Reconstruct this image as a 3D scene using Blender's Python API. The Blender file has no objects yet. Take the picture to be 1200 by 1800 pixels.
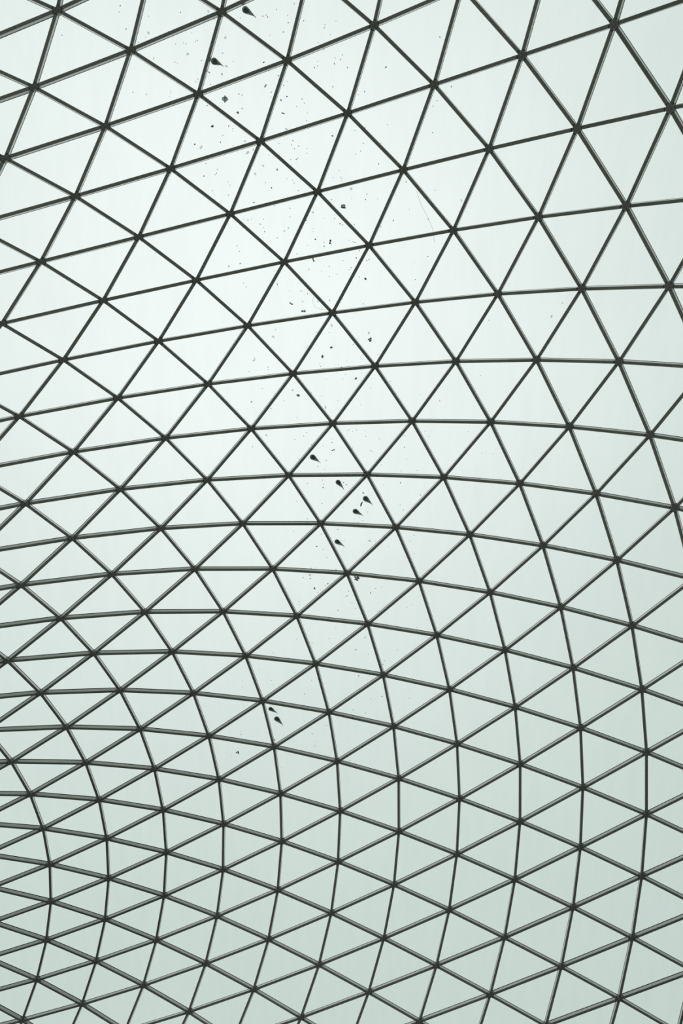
import bpy, math, random
from mathutils import Vector, Matrix

scene = bpy.context.scene
COL = scene.collection
random.seed(7)

# ---------------------------------------------------------------- camera: 27 mm lens on the court floor, looking up
cam = bpy.data.cameras.new('camera')
cam.sensor_fit = 'VERTICAL'; cam.sensor_height = 36.0; cam.sensor_width = 24.0
cam.lens = 27.0; cam.clip_end = 500
cam_ob = bpy.data.objects.new('camera', cam)
cam_ob.location = (0, 0, 1.6); cam_ob.rotation_euler = (math.radians(158), 0, 0)
COL.objects.link(cam_ob); scene.camera = cam_ob

# ---------------------------------------------------------------- sky: even overcast with a wide glow round the hidden sun
SUN_DIR = Vector((-0.1059, 0.0952, 0.9898)).normalized()
SKY_BASE = (0.5330, 0.6240, 0.5850)
SKY_GLOW = (0.3680, 0.3260, 0.3560)
SKY_GAIN = 1.115
GLOW_K = 6.0
world = bpy.data.worlds.new('sky'); scene.world = world; world.use_nodes = True
nt = world.node_tree; nt.nodes.clear()
def wn(t, **kw):
    n = nt.nodes.new(t)
    for k, v in kw.items(): setattr(n, k, v)
    return n
def wmath(op, a, b=None):
    n = wn('ShaderNodeMath', operation=op)
    for i, v in enumerate((a, b)):
        if v is None: continue
        if isinstance(v, (int, float)): n.inputs[i].default_value = v
        else: nt.links.new(v, n.inputs[i])
    return n.outputs[0]
def wscale(col, fac):
    n = wn('ShaderNodeVectorMath', operation='SCALE'); n.inputs[0].default_value = col
    nt.links.new(fac, n.inputs['Scale']); return n.outputs[0]
def wadd(a, b):
    n = wn('ShaderNodeVectorMath', operation='ADD')
    for i, v in enumerate((a, b)):
        if isinstance(v, tuple): n.inputs[i].default_value = v
        else: nt.links.new(v, n.inputs[i])
    return n.outputs[0]
tc = wn('ShaderNodeTexCoord')
nrm_ = wn('ShaderNodeVectorMath', operation='NORMALIZE'); nt.links.new(tc.outputs['Generated'], nrm_.inputs[0])
dot = wn('ShaderNodeVectorMath', operation='DOT_PRODUCT'); nt.links.new(nrm_.outputs[0], dot.inputs[0]); dot.inputs[1].default_value = SUN_DIR
glow = wmath('EXPONENT', wmath('MULTIPLY', wmath('SUBTRACT', dot.outputs['Value'], 1.0), GLOW_K))
cloud = wn('ShaderNodeTexNoise'); cloud.inputs['Scale'].default_value = 3.2; cloud.inputs['Detail'].default_value = 4
nt.links.new(nrm_.outputs[0], cloud.inputs['Vector'])
cl = wmath('ADD', wmath('MULTIPLY', cloud.outputs['Fac'], 0.10), 0.95)
skycol = wadd(wscale(SKY_GLOW, glow), SKY_BASE)
bg = wn('ShaderNodeBackground'); nt.links.new(skycol, bg.inputs['Color'])
nt.links.new(wmath('MULTIPLY', cl, SKY_GAIN), bg.inputs['Strength'])
wo = wn('ShaderNodeOutputWorld'); nt.links.new(bg.outputs[0], wo.inputs['Surface'])

vs = scene.view_settings
scene.display_settings.display_device = 'sRGB'
vs.view_transform = 'Standard'; vs.look = 'None'; vs.exposure = 0.0; vs.gamma = 1.0; vs.use_curve_mapping = False
scene.cycles.max_bounces = 12; scene.cycles.transparent_max_bounces = 24

# ---------------------------------------------------------------- materials
def material(name):
    m = bpy.data.materials.new(name); m.use_nodes = True
    t = m.node_tree; t.nodes.clear()
    o = t.nodes.new('ShaderNodeOutputMaterial')
    return m, t, o
def principled(name, col, rough, spec=0.5, noise=0.0, scale=8.0, coat=0.0):
    m, t, o = material(name)
    b = t.nodes.new('ShaderNodeBsdfPrincipled')
    b.inputs['Roughness'].default_value = rough; b.inputs['Specular IOR Level'].default_value = spec
    b.inputs['Coat Weight'].default_value = coat; b.inputs['Coat IOR'].default_value = 1.75; b.inputs['Coat Roughness'].default_value = 0.06
    if noise:
        n = t.nodes.new('ShaderNodeTexNoise'); n.inputs['Scale'].default_value = scale; n.inputs['Detail'].default_value = 3
        g = t.nodes.new('ShaderNodeNewGeometry'); t.links.new(g.outputs['Position'], n.inputs['Vector'])
        r = t.nodes.new('ShaderNodeValToRGB')
        r.color_ramp.elements[0].position = .3; r.color_ramp.elements[1].position = .7
        r.color_ramp.elements[0].color = [c*(1-noise) for c in col]+[1]; r.color_ramp.elements[1].color = [min(1, c*(1+noise)) for c in col]+[1]
        t.links.new(n.outputs['Fac'], r.inputs['Fac']); t.links.new(r.outputs['Color'], b.inputs['Base Color'])
    else:
        b.inputs['Base Color'].default_value = (*col, 1)
    t.links.new(b.outputs[0], o.inputs['Surface'])
    return m
STEEL = principled('grey_steel_paint', (0.31, 0.325, 0.295), 0.16, 0.9, 0.06, 5.0, coat=1.0)
HUB = principled('grey_steel_casting', (0.29, 0.30, 0.275), 0.35, 0.6, 0.1, 30.0)
RUBBER = principled('black_rubber', (0.010, 0.011, 0.010), 0.9, 0.0)
WALL_STONE = principled('wall_stone', (0.055, 0.053, 0.047), 0.8, 0.3, 0.15, 0.4)
STONE = principled('floor_stone', (0.26, 0.25, 0.225), 0.6, 0.4, 0.12, 0.6)
GRIME = principled('dark_grime', (0.035, 0.050, 0.042), 0.9, 0.1, 0.4, 60.0)
BROWN = principled('brown_crumb', (0.075, 0.060, 0.035), 0.9, 0.1, 0.4, 60.0)

def glass_material():
    m, t, o = material('roof_glass')
    tr = t.nodes.new('ShaderNodeBsdfTransparent')
    gl = t.nodes.new('ShaderNodeBsdfGlossy'); gl.inputs['Roughness'].default_value = 0.02
    # reflectance of a clear pane by viewing angle (Schlick), the same from either side
    gi = t.nodes.new('ShaderNodeNewGeometry')
    dt = t.nodes.new('ShaderNodeVectorMath'); dt.operation = 'DOT_PRODUCT'
    t.links.new(gi.outputs['Normal'], dt.inputs[0]); t.links.new(gi.outputs['Incoming'], dt.inputs[1])
    def tm(op, a, b=None):
        q = t.nodes.new('ShaderNodeMath'); q.operation = op
        for i, v in enumerate((a, b)):
            if v is None: continue
            if isinstance(v, (int, float)): q.inputs[i].default_value = v
            else: t.links.new(v, q.inputs[i])
        return q
    fr = tm('ADD', tm('MULTIPLY', tm('POWER', tm('SUBTRACT', 1.0, tm('ABSOLUTE', dt.outputs['Value']).outputs[0]).outputs[0], 5.0).outputs[0], 0.5).outputs[0], 0.02)
    # faint uneven film of dust and dried rain streaks on the panes
    g = t.nodes.new('ShaderNodeNewGeometry'); mp = t.nodes.new('ShaderNodeMapping'); mp.inputs['Scale'].default_value = (2.2, 0.35, 1.0)
    t.links.new(g.outputs['Position'], mp.inputs['Vector'])
    n = t.nodes.new('ShaderNodeTexNoise'); n.inputs['Scale'].default_value = 1.6; n.inputs['Detail'].default_value = 5; n.inputs['Roughness'].default_value = .65
    t.links.new(mp.outputs[0], n.inputs['Vector'])
    r = t.nodes.new('ShaderNodeValToRGB')
    r.color_ramp.elements[0].position = .42; r.color_ramp.elements[1].position = .75
    r.color_ramp.elements[0].color = (0.962, 0.972, 0.966, 1); r.color_ramp.elements[1].color = (0.945, 0.957, 0.951, 1)
    t.links.new(n.outputs['Fac'], r.inputs['Fac']); t.links.new(r.outputs['Color'], tr.inputs['Color'])
    mx = t.nodes.new('ShaderNodeMixShader')
    t.links.new(fr.outputs[0], mx.inputs[0]); t.links.new(tr.outputs[0], mx.inputs[1]); t.links.new(gl.outputs[0], mx.inputs[2])
    t.links.new(mx.outputs[0], o.inputs['Surface'])
    return m
GLASS = glass_material()
def film_material(name, col, opacity, tint=(1, 1, 1)):
    m, t, o = material(name)
    tr = t.nodes.new('ShaderNodeBsdfTransparent'); tr.inputs['Color'].default_value = (*tint, 1); d = t.nodes.new('ShaderNodeBsdfDiffuse'); d.inputs['Color'].default_value = (*col, 1)
    n = t.nodes.new('ShaderNodeTexNoise'); n.inputs['Scale'].default_value = 25
    g = t.nodes.new('ShaderNodeNewGeometry'); t.links.new(g.outputs['Position'], n.inputs['Vector'])
    a = t.nodes.new('ShaderNodeMath'); a.operation = 'MULTIPLY_ADD'; a.inputs[1].default_value = .3; a.inputs[2].default_value = opacity-.15
    t.links.new(n.outputs['Fac'], a.inputs[0])
    mx = t.nodes.new('ShaderNodeMixShader')
    t.links.new(a.outputs[0], mx.inputs[0]); t.links.new(tr.outputs[0], mx.inputs[1]); t.links.new(d.outputs[0], mx.inputs[2])
    t.links.new(mx.outputs[0], o.inputs['Surface'])
    return m
SMEAR = film_material('green_grey_smear', (0.065, 0.10, 0.08), 0.68, (.92, 1, .96))
SMEAR_CORE = film_material('dark_smear_core', (0.04, 0.062, 0.05), 0.55, (.92, 1, .96))
FAINT = film_material('thin_dirt_film', (0.10, 0.12, 0.11), 0.24)
SPECK = film_material('dark_speck', (0.03, 0.045, 0.038), 0.75)
HAIR = film_material('grey_thread', (0.12, 0.13, 0.12), 0.35)

# ---------------------------------------------------------------- helpers
def obj(name, verts, faces, mat, parent=None, smooth=False, slots=None):
    me = bpy.data.meshes.new(name); me.from_pydata([tuple(v) for v in verts], [], faces); me.validate()
    for m in (mat if isinstance(mat, (list, tuple)) else [mat]): me.materials.append(m)
    if slots: me.polygons.foreach_set('material_index', slots)
    if smooth: me.polygons.foreach_set('use_smooth', [True]*len(me.polygons))
    me.update()
    o = bpy.data.objects.new(name, me); COL.objects.link(o)
    if parent: o.parent = parent
    return o
def tag(o, label, cat, group=None, kind=None):
    o['label'] = label; o['category'] = cat
    if group: o['group'] = group
    if kind: o['kind'] = kind
    return o

# ---------------------------------------------------------------- roof data
NODES = {  # world positions of the underside of every joint, per row of the grid: first column, then x, y, z in millimetres
    -5: [(0, [-11937,-5872,22439, -9540,-7070,22827, -7292,-8244,22993, -5192,-9394,22936])],
    -4: [(-1, [-12524,-4292,21896, -10081,-5407,22473, -7762,-6503,22812, -5571,-7579,22917, -3516,-8631,22791, -1606,-9654,22433])],
    -3: [(-2, [-13134,-2785,21210, -10670,-3815,21980, -8305,-4829,22501, -6045,-5825,22776, -3902,-6802,22810, -1887,-7754,22596, -15,-8666,22126, 1699,-9529,21391])],
    -2: [(-3, [-13768,-1352,20384, -11304,-2293,21350, -8915,-3223,22061, -6608,-4137,22516, -4395,-5035,22719, -2289,-5913,22667, -311,-6759,22348, 1517,-7550,21743, 3171,-8263,20830, 4629,-8887,19594, 5886,-9415,18025])],
    -1: [(-4, [-14426,9,19425, -11979,-844,20584, -9586,-1687,21490, -7254,-2517,22137, -4990,-3333,22520, -2812,-4132,22642, -739,-4909,22487, 1201,-5640,22039, 2979,-6300,21286, 4567,-6875,20216, 5955,-7362,18824, 7135,-7762,17107])],
    0: [(-5, [-15112,1297,18337, -12693,531,19693, -10312,-223,20791, -7974,-966,21630, -5683,-1697,22205, -3452,-2415,22516, -1299,-3118,22541, 744,-3787,22261, 2642,-4394,21670, 4361,-4921,20769, 5881,-5366,19559, 7204,-5737,18044, 8327,-6038,16230])],
    1: [(-5, [-13453,1830,18704, -11091,1161,19981, -8761,508,21003, -6464,-132,21768, -4203,-763,22274, -1990,-1385,22497, 142,-1984,22399, 2153,-2538,21978, 4003,-3020,21245, 5653,-3418,20211, 7111,-3750,18884, 8381,-4023,17276, 9464,-4242,15397])],
    2: [(-6, [-14264,3053,17643, -11927,2465,19091, -9611,1898,20284, -7320,1348,21223, -5052,810,21914, -2801,281,22340, -605,-234,22440, 1506,-724,22201, 3479,-1159,21639, 5265,-1517,20776, 6852,-1806,19630, 8261,-2042,18220, 9493,-2232,16550, 10546,-2377,14615])],
    3: [(-7, [-15131,4201,16523, -12829,3691,18146, -10529,3205,19501, -8244,2741,20602, -5979,2295,21456, -3719,1865,22065, -1477,1442,22371, 702,1037,22330, 2778,663,21951, 4697,346,21258, 6420,98,20287, 7961,-100,19066, 9335,-256,17602, 10545,-373,15899])],
    4: [(-7, [-13805,4842,17175, -11522,4434,18675, -9249,4050,19925, -6987,3690,20928, -4731,3353,21694, -2468,3034,22190, -239,2724,22350, 1917,2431,22164, 3944,2169,21657, 5801,1961,20858, 7475,1802,19816, 8985,1682,18550, 10341,1598,17064, 11542,1548,15343])],
    5: [(-8, [-14854,5925,16187, -12593,5593,17832, -10330,5285,19215, -8073,5002,20354, -5820,4749,21254, -3562,4527,21912, -1307,4322,22263, 905,4122,22272, 3024,3932,21953, 4997,3776,21335, 6801,3659,20469, 8439,3578,19388, 9931,3531,18111, 11287,3516,16646])],
    6: [(-8, [-13742,6693,16993, -11490,6457,18491, -9238,6246,19748, -6988,6068,20768, -4739,5926,21556, -2483,5815,22082, -241,5718,22275, 1944,5615,22141, 4016,5524,21708, 5936,5461,21012, 7694,5426,20107, 9310,5420,19023, 10804,5446,17777, 12184,5503,16373])],
    7: [(-9, [-14967,7736,16162, -12725,7574,17770, -10481,7434,19130, -8237,7323,20255, -5991,7251,21149, -3741,7222,21812, -1494,7215,22181, 727,7209,22224, 2867,7197,21963, 4887,7197,21441, 6756,7218,20699, 8483,7259,19791, 10096,7332,18739, 11610,7436,17558, 13036,7563,16252])],
    8: [(-9, [-14028,8639,17059, -11796,8568,18508, -9561,8524,19725, -7322,8516,20711, -5083,8552,21477, -2841,8625,21998, -605,8711,22207, 1575,8790,22108, 3666,8862,21745, 5630,8942,21162, 7459,9040,20413, 9174,9162,19531, 10800,9319,18540, 12352,9516,17451])],
    9: [(-10, [-15393,9648,16358, -13168,9645,17887, -10948,9668,19186, -8726,9722,20259, -6499,9814,21107, -4269,9959,21738, -2039,10132,22096, 161,10301,22150, 2294,10452,21932, 4330,10596,21495, 6246,10751,20886, 8048,10927,20155, 9764,11136,19325, 11419,11393,18414, 13029,11700,17437])],
    10: [(-10, [-14582,10655,17260, -12383,10748,18635, -10182,10868,19786, -7977,11020,20715, -5769,11217,21426, -3560,11471,21905, -1363,11732,22099, 794,11962,22018, 2873,12170,21707, 4855,12385,21223, 6735,12614,20618, 8524,12877,19922, 10252,13190,19157, 11942,13562,18334, 13618,13990,17470])],
    11: [(-11, [-16031,11589,16620, -13847,11745,18055, -11675,11939,19284, -9502,12161,20295, -7322,12416,21081, -5145,12724,21653, -2967,13071,21969, -811,13387,22015, 1289,13665,21819, 3313,13932,21438, 5254,14219,20932, 7099,14536,20347, 8878,14900,19700, 10625,15329,19002, 12355,15823,18262, 14087,16369,17496])],
    12: [(-11, [-15326,12643,17436, -13189,12910,18736, -11054,13212,19824, -8916,13542,20695, -6774,13906,21345, -4637,14315,21771, -2508,14720,21935, -408,15081,21845, 1639,15405,21553, 3607,15740,21121, 5501,16103,20614, 7320,16518,20061, 9102,16994,19464, 10865,17546,18824, 12626,18154,18152, 14403,18804,17464])],
    13: [(-11, [-14704,13745,18124, -12617,14139,19295, -10532,14561,20251, -8445,15010,20989, -6357,15479,21504, -4268,15963,21781, -2189,16403,21800, -148,16805,21588, 1828,17180,21216, 3736,17580,20752, 5586,18033,20252, 7389,18558,19733, 9170,19150,19174, 10943,19802,18579, 12725,20505,17961, 14533,21254,17336])],
    14: [(-12, [-16216,14425,17442, -14172,14898,18688, -12145,15423,19735, -10125,15974,20569, -8102,16529,21179, -6067,17094,21559, -4034,17630,21686, -2018,18111,21563, -51,18541,21246, 1855,18974,20805, 3696,19443,20318, 5500,19993,19827, 7282,20623,19330, 9057,21294,18794, 10837,22017,18230, 12630,22813,17655, 14454,23682,17084])],
    15: [(-12, [-15706,15460,17988, -13743,16090,19131, -11790,16755,20062, -9841,17429,20773, -7891,18097,21258, -5922,18745,21499, -3949,19324,21478, -2002,19822,21226, -121,20277,20813, 1708,20749,20316, 3479,21283,19807, 5225,21911,19312, 6989,22594,18818, 8758,23324,18293, 10535,24133,17757, 12330,25040,17221, 14156,26067,16699])],
    16: [(-12, [-15317,16534,18429, -13435,17324,19465, -11563,18131,20281, -9694,18931,20870, -7821,19705,21225, -5924,20415,21326, -4021,21008,21164, -2156,21515,20788, -354,21979,20284, 1380,22470,19734, 3077,23032,19199, 4782,23683,18684, 6520,24412,18176, 8274,25222,17664, 10042,26135,17156, 11824,27162,16652])],
    17: [(-12, [-15057,17652,18774, -13264,18607,19702, -11480,19556,20402, -9698,20474,20867, -7907,21331,21089, -6088,22076,21047, -4268,22667,20742, -2483,23152,20246, -764,23596,19658, 882,24078,19054, 2520,24646,18481, 4187,25322,17935, 5887,26099,17412, 7614,26992,16910, 9365,28016,16432])],
    18: [(-12, [-14937,18831,19036, -13239,19951,19856, -11549,21031,20437, -9857,22043,20773, -8151,22954,20854, -6420,23709,20658, -4678,24266,20214, -2983,24703,19605, -1358,25120,18935, 224,25583,18271, 1811,26144,17642, 3428,26828,17056, 5086,27659,16524, 6781,28633,16039])],
    19: [(-12, [-14966,20091,19231, -13370,21364,19939, -11776,22554,20393, -10177,23631,20590, -8562,24560,20520, -6904,25273,20163, -5255,25775,19584, -3657,26167,18871, -2113,26538,18110, -593,26956,17357, 934,27495,16661, 2496,28195,16045])],
    20: [(-12, [-15152,21449,19372, -13658,22852,19958, -12159,24117,20276, -10649,25218,20320, -9113,26113,20084, -7546,26756,19575, -5998,27199,18862, -4490,27523,18025, -3020,27820,17147, -1570,28179,16298, -135,28634,15496])],
    21: [(-12, [-15496,22919,19468, -14101,24412,19919, -12692,25708,20085, -11262,26783,19965, -9811,27608,19558, -8347,28176,18894, -6894,28537,18035, -5470,28765,17054, -4079,28901,15988])],
    22: [(-12, [-16002,24503,19520, -14698,26038,19820, -13376,27319,19823, -12034,28336,19531, -10674,29074,18955, -9306,29548,18127, -7939,29779,17076])],
    23: [(-12, [-16668,26200,19527, -15453,27725,19663, -14220,28956,19497, -12971,29890,19033, -11703,30524,18278])],
    24: [(-12, [-17493,28006,19489, -16368,29470,19454, -15231,30620,19117, -14081,31456,18479])],
}
SPECKS = [  # pane (column, row, half), place on it in thousandths of its two edges, size class
    (1,-1,0,259,274,0), (1,-1,0,292,278,0), (1,-1,0,284,313,0), (1,-1,0,442,409,0), (1,-1,0,420,268,0), (1,-1,0,375,505,0), (1,-1,0,255,592,0), (1,-1,0,125,560,2),
    (1,-1,0,595,302,0), (1,-1,1,360,367,0), (1,-1,1,361,401,0), (1,-1,1,333,584,2), (1,0,0,396,39,0), (1,0,0,239,154,2), (1,0,0,198,212,0), (1,0,0,157,218,0),
    (0,-1,1,124,219,3), (0,-1,1,146,395,0), (0,-1,1,313,401,0), (0,-1,1,700,185,1), (0,0,0,793,147,0), (0,-1,1,236,500,3), (0,-1,1,257,499,2), (0,-1,1,48,690,1),
    (0,-1,1,216,612,1), (0,-1,1,107,804,0), (0,-1,0,379,527,0), (0,-1,0,559,226,0), (0,-1,0,534,232,0), (0,0,0,578,341,0), (0,0,0,529,407,2), (0,0,1,73,194,0),
    (0,0,1,52,260,1), (0,0,1,138,339,1), (0,0,1,78,423,1), (0,0,1,345,237,0), (0,0,0,327,226,0), (0,0,0,312,198,0), (0,-1,0,118,794,0), (0,-2,1,819,73,3),
    (0,-1,0,890,36,0), (1,-1,0,80,168,0), (1,-1,1,73,494,0), (0,0,0,764,33,0), (0,-2,1,817,116,2), (-1,0,1,150,43,1), (0,0,0,194,417,0), (-1,0,1,517,89,1),
    (-1,0,1,582,82,0), (-1,0,1,588,109,0), (-1,0,1,487,233,0), (-1,0,1,490,324,1), (-1,0,1,177,547,1), (-1,0,1,272,530,3), (-1,0,1,795,120,0), (-1,1,0,856,89,1),
    (-1,1,0,782,106,3), (-1,0,1,670,258,0), (0,0,1,307,355,0), (0,0,1,388,260,0), (0,0,1,496,411,0), (0,0,1,274,662,3), (0,1,0,283,130,0), (0,1,0,230,188,0),
    (0,1,0,281,233,0), (0,1,0,218,254,0), (0,1,0,325,311,0), (0,1,0,282,377,0), (0,1,0,135,109,2), (0,1,0,128,420,0), (0,1,0,152,408,0), (0,1,0,80,400,0),
    (-1,1,1,172,68,2), (-1,1,1,143,220,0), (-1,1,1,166,219,0), (-1,1,1,100,371,3), (-1,1,1,277,368,0), (-1,1,1,381,367,1), (-1,1,1,526,143,2), (-1,1,1,608,109,0),
    (-1,1,1,646,119,0), (-1,1,1,744,157,0), (-1,1,0,336,76,0), (-1,1,0,368,219,0), (-1,1,0,322,276,0), (-1,1,0,296,293,0), (-1,1,0,191,263,1), (-1,1,0,305,530,0),
    (-1,1,0,323,473,2), (-1,1,0,108,533,0), (0,1,0,22,282,0), (0,0,1,472,326,2), (-1,1,1,237,672,1), (-1,1,0,188,683,0), (-1,2,0,478,41,0), (-1,2,0,592,146,0),
    (-1,2,0,507,287,0), (-1,2,1,65,238,1), (-1,2,1,27,381,0), (-1,2,1,237,191,2), (-1,2,1,377,91,0), (0,2,0,59,167,0), (0,2,0,262,226,2), (0,2,0,344,81,3),
    (-1,2,1,483,85,0), (-1,2,1,521,73,0), (0,2,0,48,623,0), (-1,2,1,170,393,2), (-1,2,1,178,422,2), (-1,2,0,248,212,0), (-1,2,0,166,280,0), (-1,2,0,96,166,0),
    (-1,2,0,69,130,2), (-1,2,0,138,162,2), (-1,2,0,164,350,2), (-1,2,0,129,421,0), (-1,2,0,382,457,0), (-1,2,0,315,490,3), (-1,2,0,179,576,0), (-1,2,1,261,473,1),
    (-1,2,1,391,419,0), (-1,2,1,422,455,1), (-1,2,1,504,372,2), (-1,2,1,200,608,0), (-1,3,0,175,202,0), (-1,3,0,406,218,0), (-1,3,0,597,169,0), (-1,3,0,580,331,0),
    (-1,3,0,614,307,0), (-1,3,0,847,63,0), (-1,3,0,753,167,1), (-1,2,1,763,129,0), (-1,2,1,794,115,0), (-1,2,1,702,154,2), (-2,2,1,354,304,0), (-2,2,1,289,268,0),
    (-2,2,1,447,424,1), (-2,2,1,320,555,3), (-1,3,0,283,274,2), (-1,3,0,410,370,0), (-1,3,0,312,388,0), (-1,3,1,96,387,0), (-1,2,1,117,795,0), (-2,3,0,788,187,0),
    (-2,3,0,406,223,0), (-1,2,0,15,615,0), (-2,2,1,232,31,0), (-2,3,0,391,302,0), (-2,3,1,73,287,1), (-2,3,1,278,237,0), (-2,3,1,532,71,0), (-2,3,1,380,599,0),
    (-2,3,1,726,43,0), (-1,3,0,85,785,0), (-2,3,1,825,66,0), (-1,3,1,340,585,0), (-1,3,1,32,768,0), (-2,4,0,245,153,0), (-2,4,0,152,281,3), (-2,4,0,647,314,0),
    (-2,4,1,123,222,0), (-2,4,1,95,127,3), (-2,4,1,90,657,0), (-2,4,1,302,626,0), (-2,4,1,266,613,0), (-2,4,1,512,404,0), (-2,4,1,585,285,0), (-2,4,1,534,62,0),
    (-1,4,0,220,422,3), (-1,4,0,125,812,0), (-3,4,1,388,277,3), (-3,4,1,368,254,2), (-3,4,1,623,204,0), (-3,4,1,651,230,0), (-3,4,1,419,451,0), (-2,4,1,573,398,0),
    (-1,4,0,240,66,2), (-2,3,1,430,113,2), (-2,3,1,531,198,2), (-2,5,0,584,114,2), (-2,5,0,327,166,0), (-2,5,0,508,192,0), (-2,5,1,152,250,2), (-2,5,1,191,502,0),
    (-2,5,0,259,593,2), (-2,5,0,57,697,3), (-3,5,1,161,166,3), (-3,5,1,154,366,0), (-3,5,1,65,586,0), (-3,5,1,491,372,2), (-2,5,0,34,390,0), (-3,5,0,522,231,2),
    (-3,6,0,105,169,1), (-3,6,0,400,294,0), (-4,6,1,226,164,0), (-3,6,0,535,234,0), (-3,6,0,601,169,2), (-3,6,0,549,420,0), (-3,6,0,486,484,0), (-3,6,1,126,319,0),
    (-3,6,1,168,153,2), (-3,6,1,209,178,1), (-3,6,1,328,407,0), (-3,6,0,258,682,0), (-2,6,0,113,156,0), (-2,6,0,145,148,0), (-2,6,0,167,186,0), (-2,6,0,237,152,0),
    (-2,6,0,335,183,2), (-2,6,0,293,280,0), (-2,6,0,443,335,0), (-2,6,0,231,554,0), (-2,6,0,252,573,0), (-2,6,0,32,494,0), (-2,6,1,88,744,0), (-2,5,0,104,485,2),
    (-3,5,0,271,475,1), (-3,6,1,286,567,0), (-3,6,1,407,502,0), (-3,6,1,391,590,0), (-2,6,1,401,527,0), (-2,6,1,599,314,0), (-3,7,0,377,127,0), (-3,7,0,159,194,0),
    (-3,7,0,357,208,1), (-3,7,0,324,278,1), (-3,7,0,628,177,1), (-3,7,0,645,224,1), (-3,7,0,178,604,0), (-4,7,1,432,126,0), (-4,7,1,788,141,0), (-3,7,1,182,199,1),
    (-3,7,1,102,582,0), (-3,7,1,467,283,2), (-3,7,1,425,435,0), (-3,7,1,393,506,0), (-3,7,1,510,415,0), (-3,7,1,473,490,2), (-2,7,0,378,154,1), (-2,7,0,131,207,0),
    (-2,7,0,19,397,0), (-2,7,0,558,373,0), (-2,7,0,213,581,0), (-2,7,0,219,677,0), (-3,8,0,183,127,0), (-4,8,0,571,195,0), (-4,8,1,272,231,1), (-4,8,1,388,168,0),
    (-3,8,0,538,332,3), (-3,8,0,617,331,0), (-3,8,0,154,355,0), (-3,8,0,186,353,0), (-2,8,0,205,143,0), (-2,8,0,110,266,0), (-2,8,0,92,496,0), (-3,8,1,184,233,0),
    (-3,8,0,359,570,2), (-3,8,0,23,311,0), (-4,8,1,165,81,0), (-4,8,1,500,472,1), (-4,8,1,550,411,0), (-4,8,1,830,142,1), (-4,9,0,449,2,3), (-4,9,0,460,119,3),
    (-4,9,0,443,193,1), (-4,9,0,350,184,0), (-4,9,0,746,237,0), (-4,9,0,605,322,1), (-4,9,0,652,281,1), (-4,9,0,510,427,0), (-4,9,0,451,486,0), (-4,9,0,149,630,0),
    (-4,9,0,123,710,0), (-4,9,0,104,771,0), (-3,9,0,226,280,0), (-3,9,0,319,275,0), (-3,9,0,413,233,0), (-3,9,0,218,377,1), (-4,9,1,298,94,0), (-4,9,1,514,116,1),
    (-4,9,1,635,98,0), (-4,9,1,693,165,0), (-4,9,1,348,153,3), (-3,9,0,210,736,0), (-3,9,1,118,645,0), (-3,9,1,254,319,0), (-3,9,1,264,245,2), (-4,10,0,497,199,0),
    (-5,10,1,391,146,0), (-4,10,0,341,443,0), (-4,10,0,34,561,0), (-4,10,0,59,580,0), (-4,10,1,200,115,1), (-3,9,1,670,276,0), (-4,9,1,452,366,3), (-4,8,1,546,177,2),
    (0,-2,0,426,295,1), (0,-2,0,354,374,0), (0,-2,0,215,648,1), (0,-2,1,57,850,0), (0,-2,1,150,689,3), (0,-2,1,128,749,2), (0,-2,1,482,263,0), (0,-1,0,597,92,0),
    (0,-1,0,447,205,0), (0,-1,0,377,147,0), (0,-1,0,439,180,2), (0,-1,0,354,357,3), (0,-1,0,183,393,0), (0,-1,0,188,424,2), (0,-1,0,81,216,0), (0,-1,0,162,766,2),
    (-1,-1,1,180,429,0), (-1,-1,1,355,357,0), (-1,-1,1,634,158,0), (-1,-1,1,649,175,0), (-1,-1,1,647,222,2), (0,-2,1,393,544,0), (0,-2,1,99,513,2), (1,-1,1,462,419,0),
    (1,-1,1,487,250,2), (1,0,0,494,197,0), (1,0,0,439,245,0), (1,0,0,351,269,0), (1,0,0,420,386,0), (1,0,0,410,201,2), (1,0,1,57,737,0), (1,0,1,128,654,0),
    (1,0,1,302,258,1), (1,0,0,129,560,0), (2,0,0,438,450,0), (2,1,0,137,87,0), (0,1,1,170,88,0), (0,1,1,344,126,0), (0,1,0,663,244,1), (0,1,1,347,221,0),
    (0,1,1,299,296,0), (1,1,0,255,313,0), (1,1,0,28,258,0), (1,1,0,32,534,0), (0,1,1,171,597,0), (0,1,1,223,647,0), (0,1,1,246,647,0), (0,1,1,259,670,2),
    (0,1,1,128,719,2), (1,1,1,194,405,0), (1,1,1,101,104,0), (1,1,1,73,185,0), (0,2,1,96,76,0), (1,2,0,141,382,2), (0,1,1,647,174,0), (0,2,0,444,218,0),
    (0,2,0,384,293,0), (0,2,0,504,327,0), (0,2,1,45,286,0), (0,2,1,306,274,2), (0,2,1,164,534,1), (1,2,0,321,608,3), (0,2,1,603,167,0), (0,3,0,322,385,0),
    (0,3,0,516,329,0), (-1,3,1,73,162,0), (-1,3,1,97,125,0), (0,3,0,190,650,0), (0,2,1,38,717,0), (-5,10,1,326,581,2), (-5,11,0,623,303,0), (-5,11,0,232,538,1),
    (-5,11,1,258,142,0), (-5,11,1,415,321,0), (-4,11,0,62,603,0), (-4,11,0,607,140,1), (-4,11,1,273,606,1), (-5,12,0,570,340,0), (-6,11,1,529,245,0), (-6,11,1,411,204,0),
    (-5,11,0,114,309,2), (-6,12,1,341,479,0), (-6,12,1,394,491,3), (-4,10,1,284,315,3), (-5,12,1,227,343,0), (-5,12,1,243,86,0), (-5,11,0,569,277,2), (-4,10,1,513,137,0),
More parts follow.
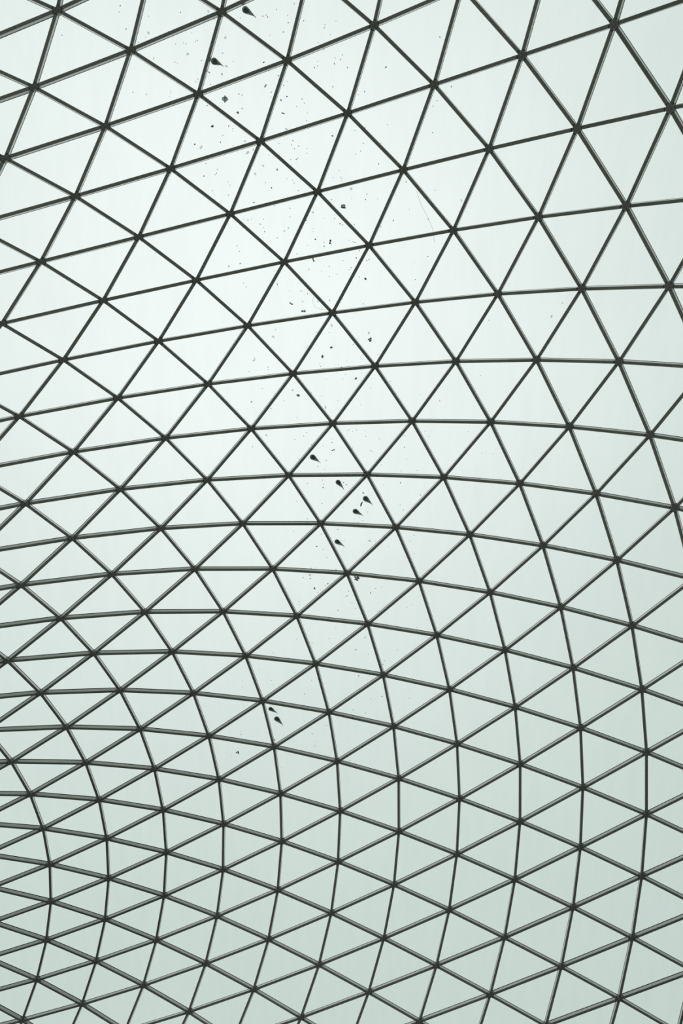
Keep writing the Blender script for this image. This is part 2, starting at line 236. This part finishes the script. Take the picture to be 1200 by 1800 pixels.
    (-3,10,0,72,731,0), (-3,10,0,39,813,0), (-3,10,0,330,460,0), (-4,10,1,776,206,0), (-4,11,1,376,97,1), (-4,11,1,284,289,0), (-4,11,1,471,418,0), (-3,11,0,337,381,0),
    (-3,11,0,366,214,2), (-3,11,1,284,236,0), (-5,12,0,24,881,1), (-6,13,0,275,453,2), (-5,12,1,414,315,0), (-5,13,0,65,457,0), (-5,12,1,489,331,0), (-5,12,1,515,115,2),
    (-6,14,0,330,629,2), (-4,12,1,155,786,0), (-1,5,0,50,292,0), (-1,5,1,167,501,0), (-1,5,0,304,556,0), (0,5,0,196,251,0), (-1,6,0,86,193,0), (-1,6,0,99,285,2),
    (-2,6,1,77,213,0), (-2,6,1,190,304,0), (-1,6,1,226,328,0), (-1,6,1,367,184,0), (-2,6,1,341,367,0), (-1,6,0,641,189,2), (1,4,0,675,197,0), (1,4,0,465,376,3),
    (0,4,1,91,302,0), (-1,-2,1,117,233,0), (-9,18,0,331,191,0), (1,5,0,90,752,2),
]
DROPS = [  # pane, head, tip, head radius in metres
    ((1, -1, 0), (0.1959, 0.0899), (0.2009, 0.2213), 0.096),
    ((0, -1, 1), (0.0672, 0.5393), (0.1825, 0.5203), 0.098),
    ((-3, 6, 1), (0.1189, 0.5476), (0.2548, 0.5033), 0.100),
    ((-3, 7, 0), (0.56, 0.171), (0.5767, 0.293), 0.092),
    ((-3, 7, 1), (0.2788, 0.2082), (0.4193, 0.1642), 0.102),
    ((-3, 7, 1), (0.305, 0.4434), (0.4327, 0.3789), 0.099),
    ((-3, 8, 0), (0.0808, 0.3817), (0.1423, 0.4591), 0.094),
    ((-5, 12, 0), (0.0835, 0.1902), (0.1644, 0.2491), 0.091),
    ((-5, 12, 0), (0.1414, 0.3903), (0.2083, 0.4929), 0.110),
]
CRUMBS = [  # pane, place, radius in metres
    ((0, 0, 0), (0.1597, 0.193), 0.076),
    ((-1, 3, 0), (0.3108, 0.0569), 0.047),
    ((-1, 2, 1), (0.47, 0.3537), 0.047),
    ((0, 2, 0), (0.1098, 0.309), 0.061),
    ((-2, 3, 1), (0.3949, 0.3385), 0.048),
    ((-2, 3, 1), (0.6151, 0.2854), 0.054),
    ((-1, 4, 0), (0.1725, 0.5406), 0.055),
    ((-2, 4, 1), (0.2779, 0.3326), 0.040),
    ((-2, 4, 1), (0.2392, 0.5141), 0.040),
    ((-2, 5, 0), (0.6624, 0.2105), 0.040),
    ((-3, 5, 1), (0.2848, 0.1492), 0.050),
    ((-3, 6, 1), (0.3054, 0.2274), 0.045),
    ((-3, 9, 0), (0.1003, 0.1102), 0.086),
    ((-6, 13, 0), (0.3864, 0.3226), 0.059),
    ((-1, 1, 1), (0.3546, 0.1336), 0.040),
    ((0, 0, 0), (0.1196, 0.4547), 0.036),
    ((-1, 0, 1), (0.3123, 0.2198), 0.039),
    ((0, 0, 0), (0.5959, 0.2222), 0.041),
    ((-3, 7, 1), (0.2936, 0.3046), 0.059),
    ((0, 0, 1), (0.1628, 0.5332), 0.036),
    ((-4, 9, 0), (0.4329, 0.4026), 0.041),
    ((-1, 3, 1), (0.1851, 0.3368), 0.036),
]
THREADS = [
    [(-2, 3, 1, 0.631, 0.037), (-2, 3, 1, 0.645, 0.080), (-2, 3, 1, 0.673, 0.107), (-2, 3, 1, 0.702, 0.120), (-2, 3, 1, 0.755, 0.120), (-2, 3, 1, 0.825, 0.088), (-2, 3, 1, 0.904, 0.035)],
    [(0, 2, 1, 0.282, 0.046), (0, 2, 1, 0.358, 0.083), (0, 2, 1, 0.445, 0.126), (0, 2, 1, 0.537, 0.143), (0, 2, 1, 0.626, 0.172), (0, 2, 1, 0.719, 0.205), (0, 3, 0, 0.733, 0.062), (0, 3, 0, 0.701, 0.141)],
]
DEPTH = 0.118        # steel depth of a member
SEAL = 0.029         # rubber glazing strip on top of it
HALF = 0.040         # half width of a member
LIFT = DEPTH+SEAL    # underside of the glass
THICK = 0.020        # glass
ARM = 0.105          # length of a joint's stub arms

P = {}
for q, runs in NODES.items():
    for p0, v in runs:
        for i in range(len(v)//3): P[(p0+i, q)] = Vector(v[3*i:3*i+3])/1000.0
TRI = {}
for (p, q) in sorted(P, key=lambda k: (k[1], k[0])):
    for h, ks in ((0, ((p, q), (p+1, q), (p, q+1))), (1, ((p+1, q), (p+1, q+1), (p, q+1)))):
        if all(k in P for k in ks): TRI[(p, q, h)] = ks
NOR = {k: Vector((0, 0, 0)) for k in P}
for ks in TRI.values():
    a, b, c = (P[k] for k in ks)
    n = (b-a).cross(c-a)
    if n.z < 0: n = -n
    for k in ks: NOR[k] += n
for k in NOR: NOR[k].normalize()
DIRS = ((1, 0), (0, 1), (-1, 1), (-1, 0), (0, -1), (1, -1))
EDGES = [((p, q), (p+a, q+b)) for (p, q) in P for a, b in DIRS[:3] if (p+a, q+b) in P]

# which pieces the photograph shows, and how large: the 300 largest of a kind stay single pieces
VIEW = cam_ob.rotation_euler.to_matrix().transposed()
def project(v):
    c = VIEW @ (v-cam_ob.location)
    return 600-1350*c.x/c.z, 900+1350*c.y/c.z
def shown(a, b):
    (x0, y0), (x1, y1) = project(a), project(b)
    n = sum(1 for i in range(21) if 0 <= x0+(x1-x0)*i/20 <= 1200 and 0 <= y0+(y1-y0)*i/20 <= 1800)
    return math.hypot(x1-x0, y1-y0)*n/21
def area_shown(ks):
    pts = [project(P[k]) for k in ks]
    n = 0; tot = 0
    for i in range(9):
        for j in range(9-i):
            u, v = (i+.33)/9, (j+.33)/9
            x = pts[0][0]+u*(pts[1][0]-pts[0][0])+v*(pts[2][0]-pts[0][0]); y = pts[0][1]+u*(pts[1][1]-pts[0][1])+v*(pts[2][1]-pts[0][1])
            tot += 1; n += 0 <= x <= 1200 and 0 <= y <= 1800
    (ax, ay), (bx, by), (cx, cy) = pts
    return abs((bx-ax)*(cy-ay)-(cx-ax)*(by-ay))/2*n/tot

# ---------------------------------------------------------------- floor of the court (below the lens)
fv = []; ff = []
for i in range(48):
    a = 2*math.pi*i/48; fv += [(70*math.cos(a), 70*math.sin(a), 0), (70*math.cos(a), 70*math.sin(a), -0.3)]
ff = [tuple(range(0, 96, 2)), tuple(range(95, 0, -2))]+[(2*i, 2*i+1, (2*i+3) % 96, (2*i+2) % 96) for i in range(48)]
floor = obj('floor', fv, ff, STONE)
tag(floor, 'pale stone court floor far below the glass roof', 'floor', kind='structure')

# four unseen stone facades below the roof's edge, added near and dark to dim the beams
def box(name, x0, x1, y0, y1, z0, z1, mat):
    v = [(x, y, z) for z in (z0, z1) for y in (y0, y1) for x in (x0, x1)]
    return obj(name, v, [(0, 2, 3, 1), (4, 5, 7, 6), (0, 1, 5, 4), (1, 3, 7, 5), (3, 2, 6, 7), (2, 0, 4, 6)], mat)
for side, b in (('north', (-22, 20, 31.5, 32.5)), ('south', (-22, 20, -31, -30)), ('west', (-22, -21, -30, 31.5)), ('east', (19, 20, -30, 31.5))):
    w = box('wall_'+side, *b, 0, 14.0, WALL_STONE)
    tag(w, 'unseen dark stone facade added to dim the light from the %s side of the court' % side, 'wall', kind='structure')

# ---------------------------------------------------------------- the glass roof
roof = bpy.data.objects.new('ceiling', None); COL.objects.link(roof)
tag(roof, 'curved glass roof of triangular panes in a dark grey steel grid', 'glass roof', kind='structure')

def beam_geo(ka, kb):
    a, b = P[ka], P[kb]
    t = (b-a).normalized(); n = (NOR[ka]+NOR[kb]); n = (n-t*n.dot(t)).normalized(); s = n.cross(t)
    def ring(z, w, inset): return [a+t*inset+s*w*sgn+n*z for sgn in (-1, 1)], [b-t*inset+s*w*sgn+n*z for sgn in (-1, 1)]
    rows = [ring(0, HALF-.009, ARM+.012), ring(.009, HALF, ARM+.010), ring(.035, HALF, ARM), ring(DEPTH, HALF, ARM)]
    v = []
    for ra, rb in rows: v += ra+rb          # 4 per row: a-, a+, b-, b+
    f = [(0, 2, 3, 1)]
    for i in range(3):
        o, u = 4*i, 4*i+4
        f += [(o, u, u+2, o+2), (o+1, o+3, u+3, u+1), (o, o+1, u+1, u), (o+2, u+2, u+3, o+3)]
    f.append((12, 13, 15, 14))
    sv = []
    for z in (DEPTH, LIFT):
        ra, rb = ring(z, HALF+.002, ARM-.02); sv += ra+rb
    sf = [(0, 2, 3, 1), (4, 5, 7, 6), (0, 4, 6, 2), (1, 3, 7, 5), (0, 1, 5, 4), (2, 6, 7, 3)]
    return v, f, sv, sf
def node_geo(k):
    o, n = P[k], NOR[k]
    x = n.orthogonal().normalized(); y = n.cross(x)
    arms = []
    for d in DIRS:
        j = (k[0]+d[0], k[1]+d[1])
        if j in P:
            e = P[j]-o; arms.append(math.atan2(e.dot(y), e.dot(x)))
    arms.sort()
    out = []
    for i, a in enumerate(arms):
        b = arms[(i+1) % len(arms)]; g = (b-a) % (2*math.pi)
        ca, sa = math.cos(a), math.sin(a)
        out += [(ARM*ca+HALF*sa, ARM*sa-HALF*ca), (ARM*ca-HALF*sa, ARM*sa+HALF*ca)]
        if g < 2.6:
            c = HALF/math.tan(g/2); rr = min(ARM-.004, c+.022)      # rounded inner corner between two arms
            cb, sb = math.cos(b), math.sin(b)
            p0 = (rr*ca-HALF*sa, rr*sa+HALF*ca); p2 = (rr*cb+HALF*sb, rr*sb-HALF*cb)
            m = a+g/2; q = HALF/math.sin(g/2); p1 = (q*math.cos(m), q*math.sin(m))
            for u in (0, .5, 1):
                out.append(tuple((1-u)**2*p0[i2]+2*u*(1-u)*p1[i2]+u*u*p2[i2] for i2 in (0, 1)))
    m = len(out); v = []
    for z, sc in ((-.002, .93), (.012, 1.0), (DEPTH, 1.0)): v += [o+x*px*sc+y*py*sc+n*z for px, py in out]
    v += [o+n*-.002, o+n*DEPTH]
    f = []
    for i in range(m):
        j = (i+1) % m
        f += [(i, m+i, m+j, j), (m+i, 2*m+i, 2*m+j, m+j), (3*m, i, j), (3*m+1, 2*m+j, 2*m+i)]
    # six-pointed raised boss with its bolt, seen from below
    cv = []; cm = 12
    for z, r0, r1 in ((-.002, .046, .026), (-.011, .040, .020)):
        for i in range(cm):
            a = arms[0]+math.pi/6+2*math.pi*i/cm; r = r0 if i % 2 == 0 else r1
            cv.append(o+(x*math.cos(a)+y*math.sin(a))*r+n*z)
    cv.append(o+n*-.011)
    cf = [(i, cm+i, cm+(i+1) % cm, (i+1) % cm) for i in range(cm)]+[(2*cm, cm+(i+1) % cm, cm+i) for i in range(cm)]
    # rubber pad under the corners of the panes
    gv = []
    for z in (DEPTH, LIFT-.002): gv += [o+x*px*1.02+y*py*1.02+n*z for px, py in out]
    gv += [o+n*(LIFT-.002)]
    gf = [(i, m+i, m+(i+1) % m, (i+1) % m) for i in range(m)]+[(2*m, m+(i+1) % m, m+i) for i in range(m)]
    return v, f, cv, cf, gv, gf
def pane_geo(ks):
    b = [P[k]+NOR[k]*LIFT for k in ks]; t = [P[k]+NOR[k]*(LIFT+THICK) for k in ks]
    def inset(tr, g=.009):
        c = (tr[0]+tr[1]+tr[2])/3; out = []
        for i in range(3):
            e = (tr[(i+1) % 3]-tr[i]).normalized()+(tr[(i+2) % 3]-tr[i]).normalized()
            out.append(tr[i]+e*(g/ (e.length*0.5)/2*1.2))
        return out
    v = inset(b)+inset(t)
    n = (v[1]-v[0]).cross(v[2]-v[0])
    f = [(0, 2, 1), (3, 4, 5), (0, 1, 4, 3), (1, 2, 5, 4), (2, 0, 3, 5)]
    if n.z < 0: f = [tuple(reversed(q)) for q in f]
    return v, f
def join(acc, v, f):
    o = len(acc[0]); acc[0].extend(v); acc[1].extend(tuple(i+o for i in q) for q in f)

LIMIT = 300
ranked = sorted(EDGES, key=lambda e: -shown(P[e[0]], P[e[1]]))
rest, rest_seal = ([], []), ([], [])
for i, (ka, kb) in enumerate(ranked):
    v, f, sv, sf = beam_geo(ka, kb)
    if i < LIMIT:
        b = obj('beam', v, f, STEEL, roof); obj('glazing_seal', sv, sf, RUBBER, b)
    else: join(rest, v, f); join(rest_seal, sv, sf)
far = obj('beam_lattice', *rest, STEEL, roof); far['kind'] = 'stuff'
far_seal = obj('glazing_seal', *rest_seal, RUBBER, far); far_seal['kind'] = 'stuff'
rest, rest_pad = ([], []), ([], [])
for k in sorted(P, key=lambda k: (k[1], k[0])):
    v, f, cv, cf, gv, gf = node_geo(k)
    x, y = project(P[k])
    if -8 <= x <= 1208 and -8 <= y <= 1808:
        j = obj('joint', v, f, HUB, roof); obj('boss', cv, cf, HUB, j); obj('corner_pad', gv, gf, RUBBER, j)
    else:
        join(rest, v, f); join(rest_pad, gv, gf)
far = obj('outer_joints', *rest, HUB, roof); far['kind'] = 'stuff'
pads = obj('corner_pads', *rest_pad, RUBBER, far); pads['kind'] = 'stuff'
rest = ([], [])
for i, key in enumerate(sorted(TRI, key=lambda t: -area_shown(TRI[t]))):
    v, f = pane_geo(TRI[key])
    if i < LIMIT: obj('glass_pane', v, f, GLASS, roof)
    else: join(rest, v, f)
far = obj('glass_panes', *rest, GLASS, roof); far['kind'] = 'stuff'

# ---------------------------------------------------------------- dirt lying on the outside of the glass
def place(pane, u, v):
    a, b, c = (P[k]+NOR[k]*(LIFT+THICK+.001) for k in TRI[pane])
    n = (b-a).cross(c-a).normalized()
    if n.z < 0: n = -n
    return a+(b-a)*u+(c-a)*v, n
def blob(o, n, r, stretch, ang, seed, height=.35):
    """irregular low lump lying on the glass"""
    rnd = random.Random(seed)
    x = n.orthogonal().normalized(); y = n.cross(x)
    ca, sa = math.cos(ang), math.sin(ang); x, y = x*ca+y*sa, y*ca-x*sa
    m = 8; v = []; rad = [r*rnd.uniform(.65, 1.25) for _ in range(m)]
    for z, s in ((0, 1.0), (height*r*.7, .8)):
        for i in range(m):
            a = 2*math.pi*i/m; v.append(o+x*math.cos(a)*rad[i]*s*stretch+y*math.sin(a)*rad[i]*s/stretch+n*z)
    v += [o, o+n*height*r]
    f = []
    for i in range(m):
        j = (i+1) % m
        f += [(2*m, j, i), (i, j, m+j, m+i), (2*m+1, m+i, m+j)]
    return v, f
dark, faint = ([], []), ([], [])
for i, (p, q, h, u, v_, c) in enumerate(SPECKS):
    o, n = place((p, q, h), u/1000, v_/1000)
    rnd = random.Random(i)
    r = (.0120, .0175, .016, .032)[c]*rnd.uniform(.85, 1.2)
    join(dark if c < 2 else faint, *blob(o, n, r, rnd.uniform(1.0, 1.45), rnd.uniform(0, 3.14), i))
tag(obj('dirt_specks', *dark, SPECK), 'fine dark specks of dirt scattered over the glass panes', 'dirt', kind='stuff')
tag(obj('dust_spots', *faint, FAINT), 'faint grey spots of dust scattered over the glass panes', 'dust', kind='stuff')

def teardrop(o, d, s, n, r, length, height, name, mat, parent=None):
    """round head at o narrowing along d to a drawn-out tip; s is across"""
    prof = []
    for i in range(9):                       # half outline from the back of the head to the tip
        a = math.pi*i/8*.62; prof.append((-r*math.cos(a), r*math.sin(a)))
    x0, w0 = prof[-1]
    for i in range(1, 9):
        u = i/8; prof.append((x0+(length-x0)*u, w0*(1-u)**1.05+(.004 if i < 8 else .001)))
    v = []; f = []
    m = len(prof)
    for x, w in prof: v += [o+d*x+s*w, o+d*x+s*w*.55+n*height*min(1, w/r+.15), o+d*x-s*w*.55+n*height*min(1, w/r+.15), o+d*x-s*w]
    for i in range(m-1):
        a, b = 4*i, 4*i+4
        f += [(a, b, b+1, a+1), (a+1, b+1, b+2, a+2), (a+2, b+2, b+3, a+3), (a+3, b+3, b, a)]
    f += [(0, 1, 2, 3), (4*m-1, 4*m-2, 4*m-3, 4*m-4)]
    return obj(name, v, f, mat, parent)
DROP_LABELS = [
    'topmost green-grey teardrop smear beside a joint at the top edge of the roof',
    'teardrop smear with its head half hidden behind a beam, second from the top',
    'teardrop smear alone in its pane just above the cluster, tail down right',
    'small teardrop smear at the top of the cluster with crumbs beside its tail',
    'plump teardrop smear in the cluster, above right of another in the same pane',
    'teardrop smear lying flattest in the cluster, below left of a plump one',
    'lowest teardrop smear of the cluster, alone in its pane beside a steep beam',
    'smaller, upper of two teardrop smears in one pane low on the roof',
    'darker, lower of two teardrop smears in one pane low on the roof']
for (pane, h, tip, r), lab in zip(DROPS, DROP_LABELS):
    o, n = place(pane, *h); e, _ = place(pane, *tip)
    d = (e-o); L = d.length; d.normalize(); s = n.cross(d)
    r *= .8; L *= 1.06
    b = teardrop(o, d, s, n, r, L, r*.22, 'teardrop_smear', SMEAR)
    tag(b, lab, 'smear', 'teardrop smears on the glass')
    teardrop(o+d*r*.12+n*r*.24, d, s, n, r*.72, L*.42, r*.12, 'core', SMEAR_CORE, b)
    teardrop(o+d*L*.9, (d+s*.25).normalized(), (s-d*.25).normalized(), n, .008, L*.28, .003, 'tail', SMEAR, b)

CRUMB_LABELS = [
    ('fuzzy grey-green clump of dirt below the second teardrop smear', 4, 1.2),
    ('dark clump of dirt hanging just under a beam left of centre', 2, 1.2),
    ('brown crumb lying on a pane in the upper middle of the roof', 2, 1.3),
    ('spiky cluster of dark bits on a pane right of a joint', 4, 1.5),
    ('dark crumb above and left of the bow-tie-shaped one', 2, 1.3),
    ('dark bow-tie-shaped crumb just above a beam', 2, 1.0),
    ('cup-shaped dark crumb beside the middle of the roof', 3, 1.3),
    ('dark oval crumb, upper of two in the pane below a joint', 1, 1.4),
    ('dark oval crumb, lower of two in the pane below a joint', 1, 1.4),
    ('small upright dark crumb below a nearly level beam', 1, 1.3),
    ('slender dark crumb like a seed in the left middle', 1, 1.6),
    ('round dark crumb just above a teardrop smear', 2, 1.0),
    ('dark feather-like scrap caught under a joint below the teardrop cluster', 3, 1.9),
    ('dark lump near the lowest teardrop smears, left of a joint', 3, 1.3),
    ('oval grey-green crumb in a pane under a six-armed joint', 1, 1.4),
    ('dark crumb at the lower right of the fuzzy clump', 1, 1.2),
    ('dark pointed crumb at the left edge of the dirt band', 1, 1.5),
    ('pair of dark bits near a steep beam at the top', 2, 1.3),
    ('dark stroke between two teardrop smears in one pane', 1, 4.0),
    ('dark crumb near the top, right of a steep beam', 2, 1.2),
    ('dark sliver in the pane below the feather-like scrap', 1, 1.8),
    ('small dark crumb above and right of the centre joint', 1, 1.3)]
for i, ((pane, h, r), (lab, cnt, st)) in enumerate(zip(CRUMBS, CRUMB_LABELS)):
    acc = ([], []); rnd = random.Random(100+i)
    o, n = place(pane, *h); x = n.orthogonal().normalized(); y = n.cross(x); base = rnd.uniform(0, 6.28)
    for j in range(cnt):
        a = base+j*(2*math.pi/cnt if cnt > 2 else math.pi)
        off = 0 if cnt == 1 else r*.55
        rr = r*(.85 if cnt == 1 else .55)*rnd.uniform(.85, 1.15)
        join(acc, *blob(o+(x*math.cos(a)+y*math.sin(a))*off, n, rr, math.sqrt(st), rnd.uniform(-.3, .3)+base, 300+10*i+j))
    c = obj('dirt_crumb', *acc, BROWN if i == 2 else (SMEAR_CORE if i in (0, 14) else SPECK))
    tag(c, lab, 'crumb', 'larger crumbs of dirt on the glass')

for pts, lab in zip(THREADS, ('pale curled thread looping off a beam left of a joint', 'long pale thread trailing down across a beam on the right')):
    path = [place((p, q, h), u, v)[0] for p, q, h, u, v in pts]; nn = place(pts[0][:3], 0, 0)[1]
    v = []; f = []; m = 5; r = .0045
    for i, o in enumerate(path):
        d = (path[min(i+1, len(path)-1)]-path[max(i-1, 0)]).normalized(); s = nn.cross(d).normalized(); up = d.cross(s)
        v += [o+(s*math.cos(2*math.pi*j/m)+up*math.sin(2*math.pi*j/m))*r+up*r for j in range(m)]
        if i: f += [((i-1)*m+j, i*m+j, i*m+(j+1) % m, (i-1)*m+(j+1) % m) for j in range(m)]
    tag(obj('thread', v, f, HAIR), lab, 'thread', 'threads on the glass')
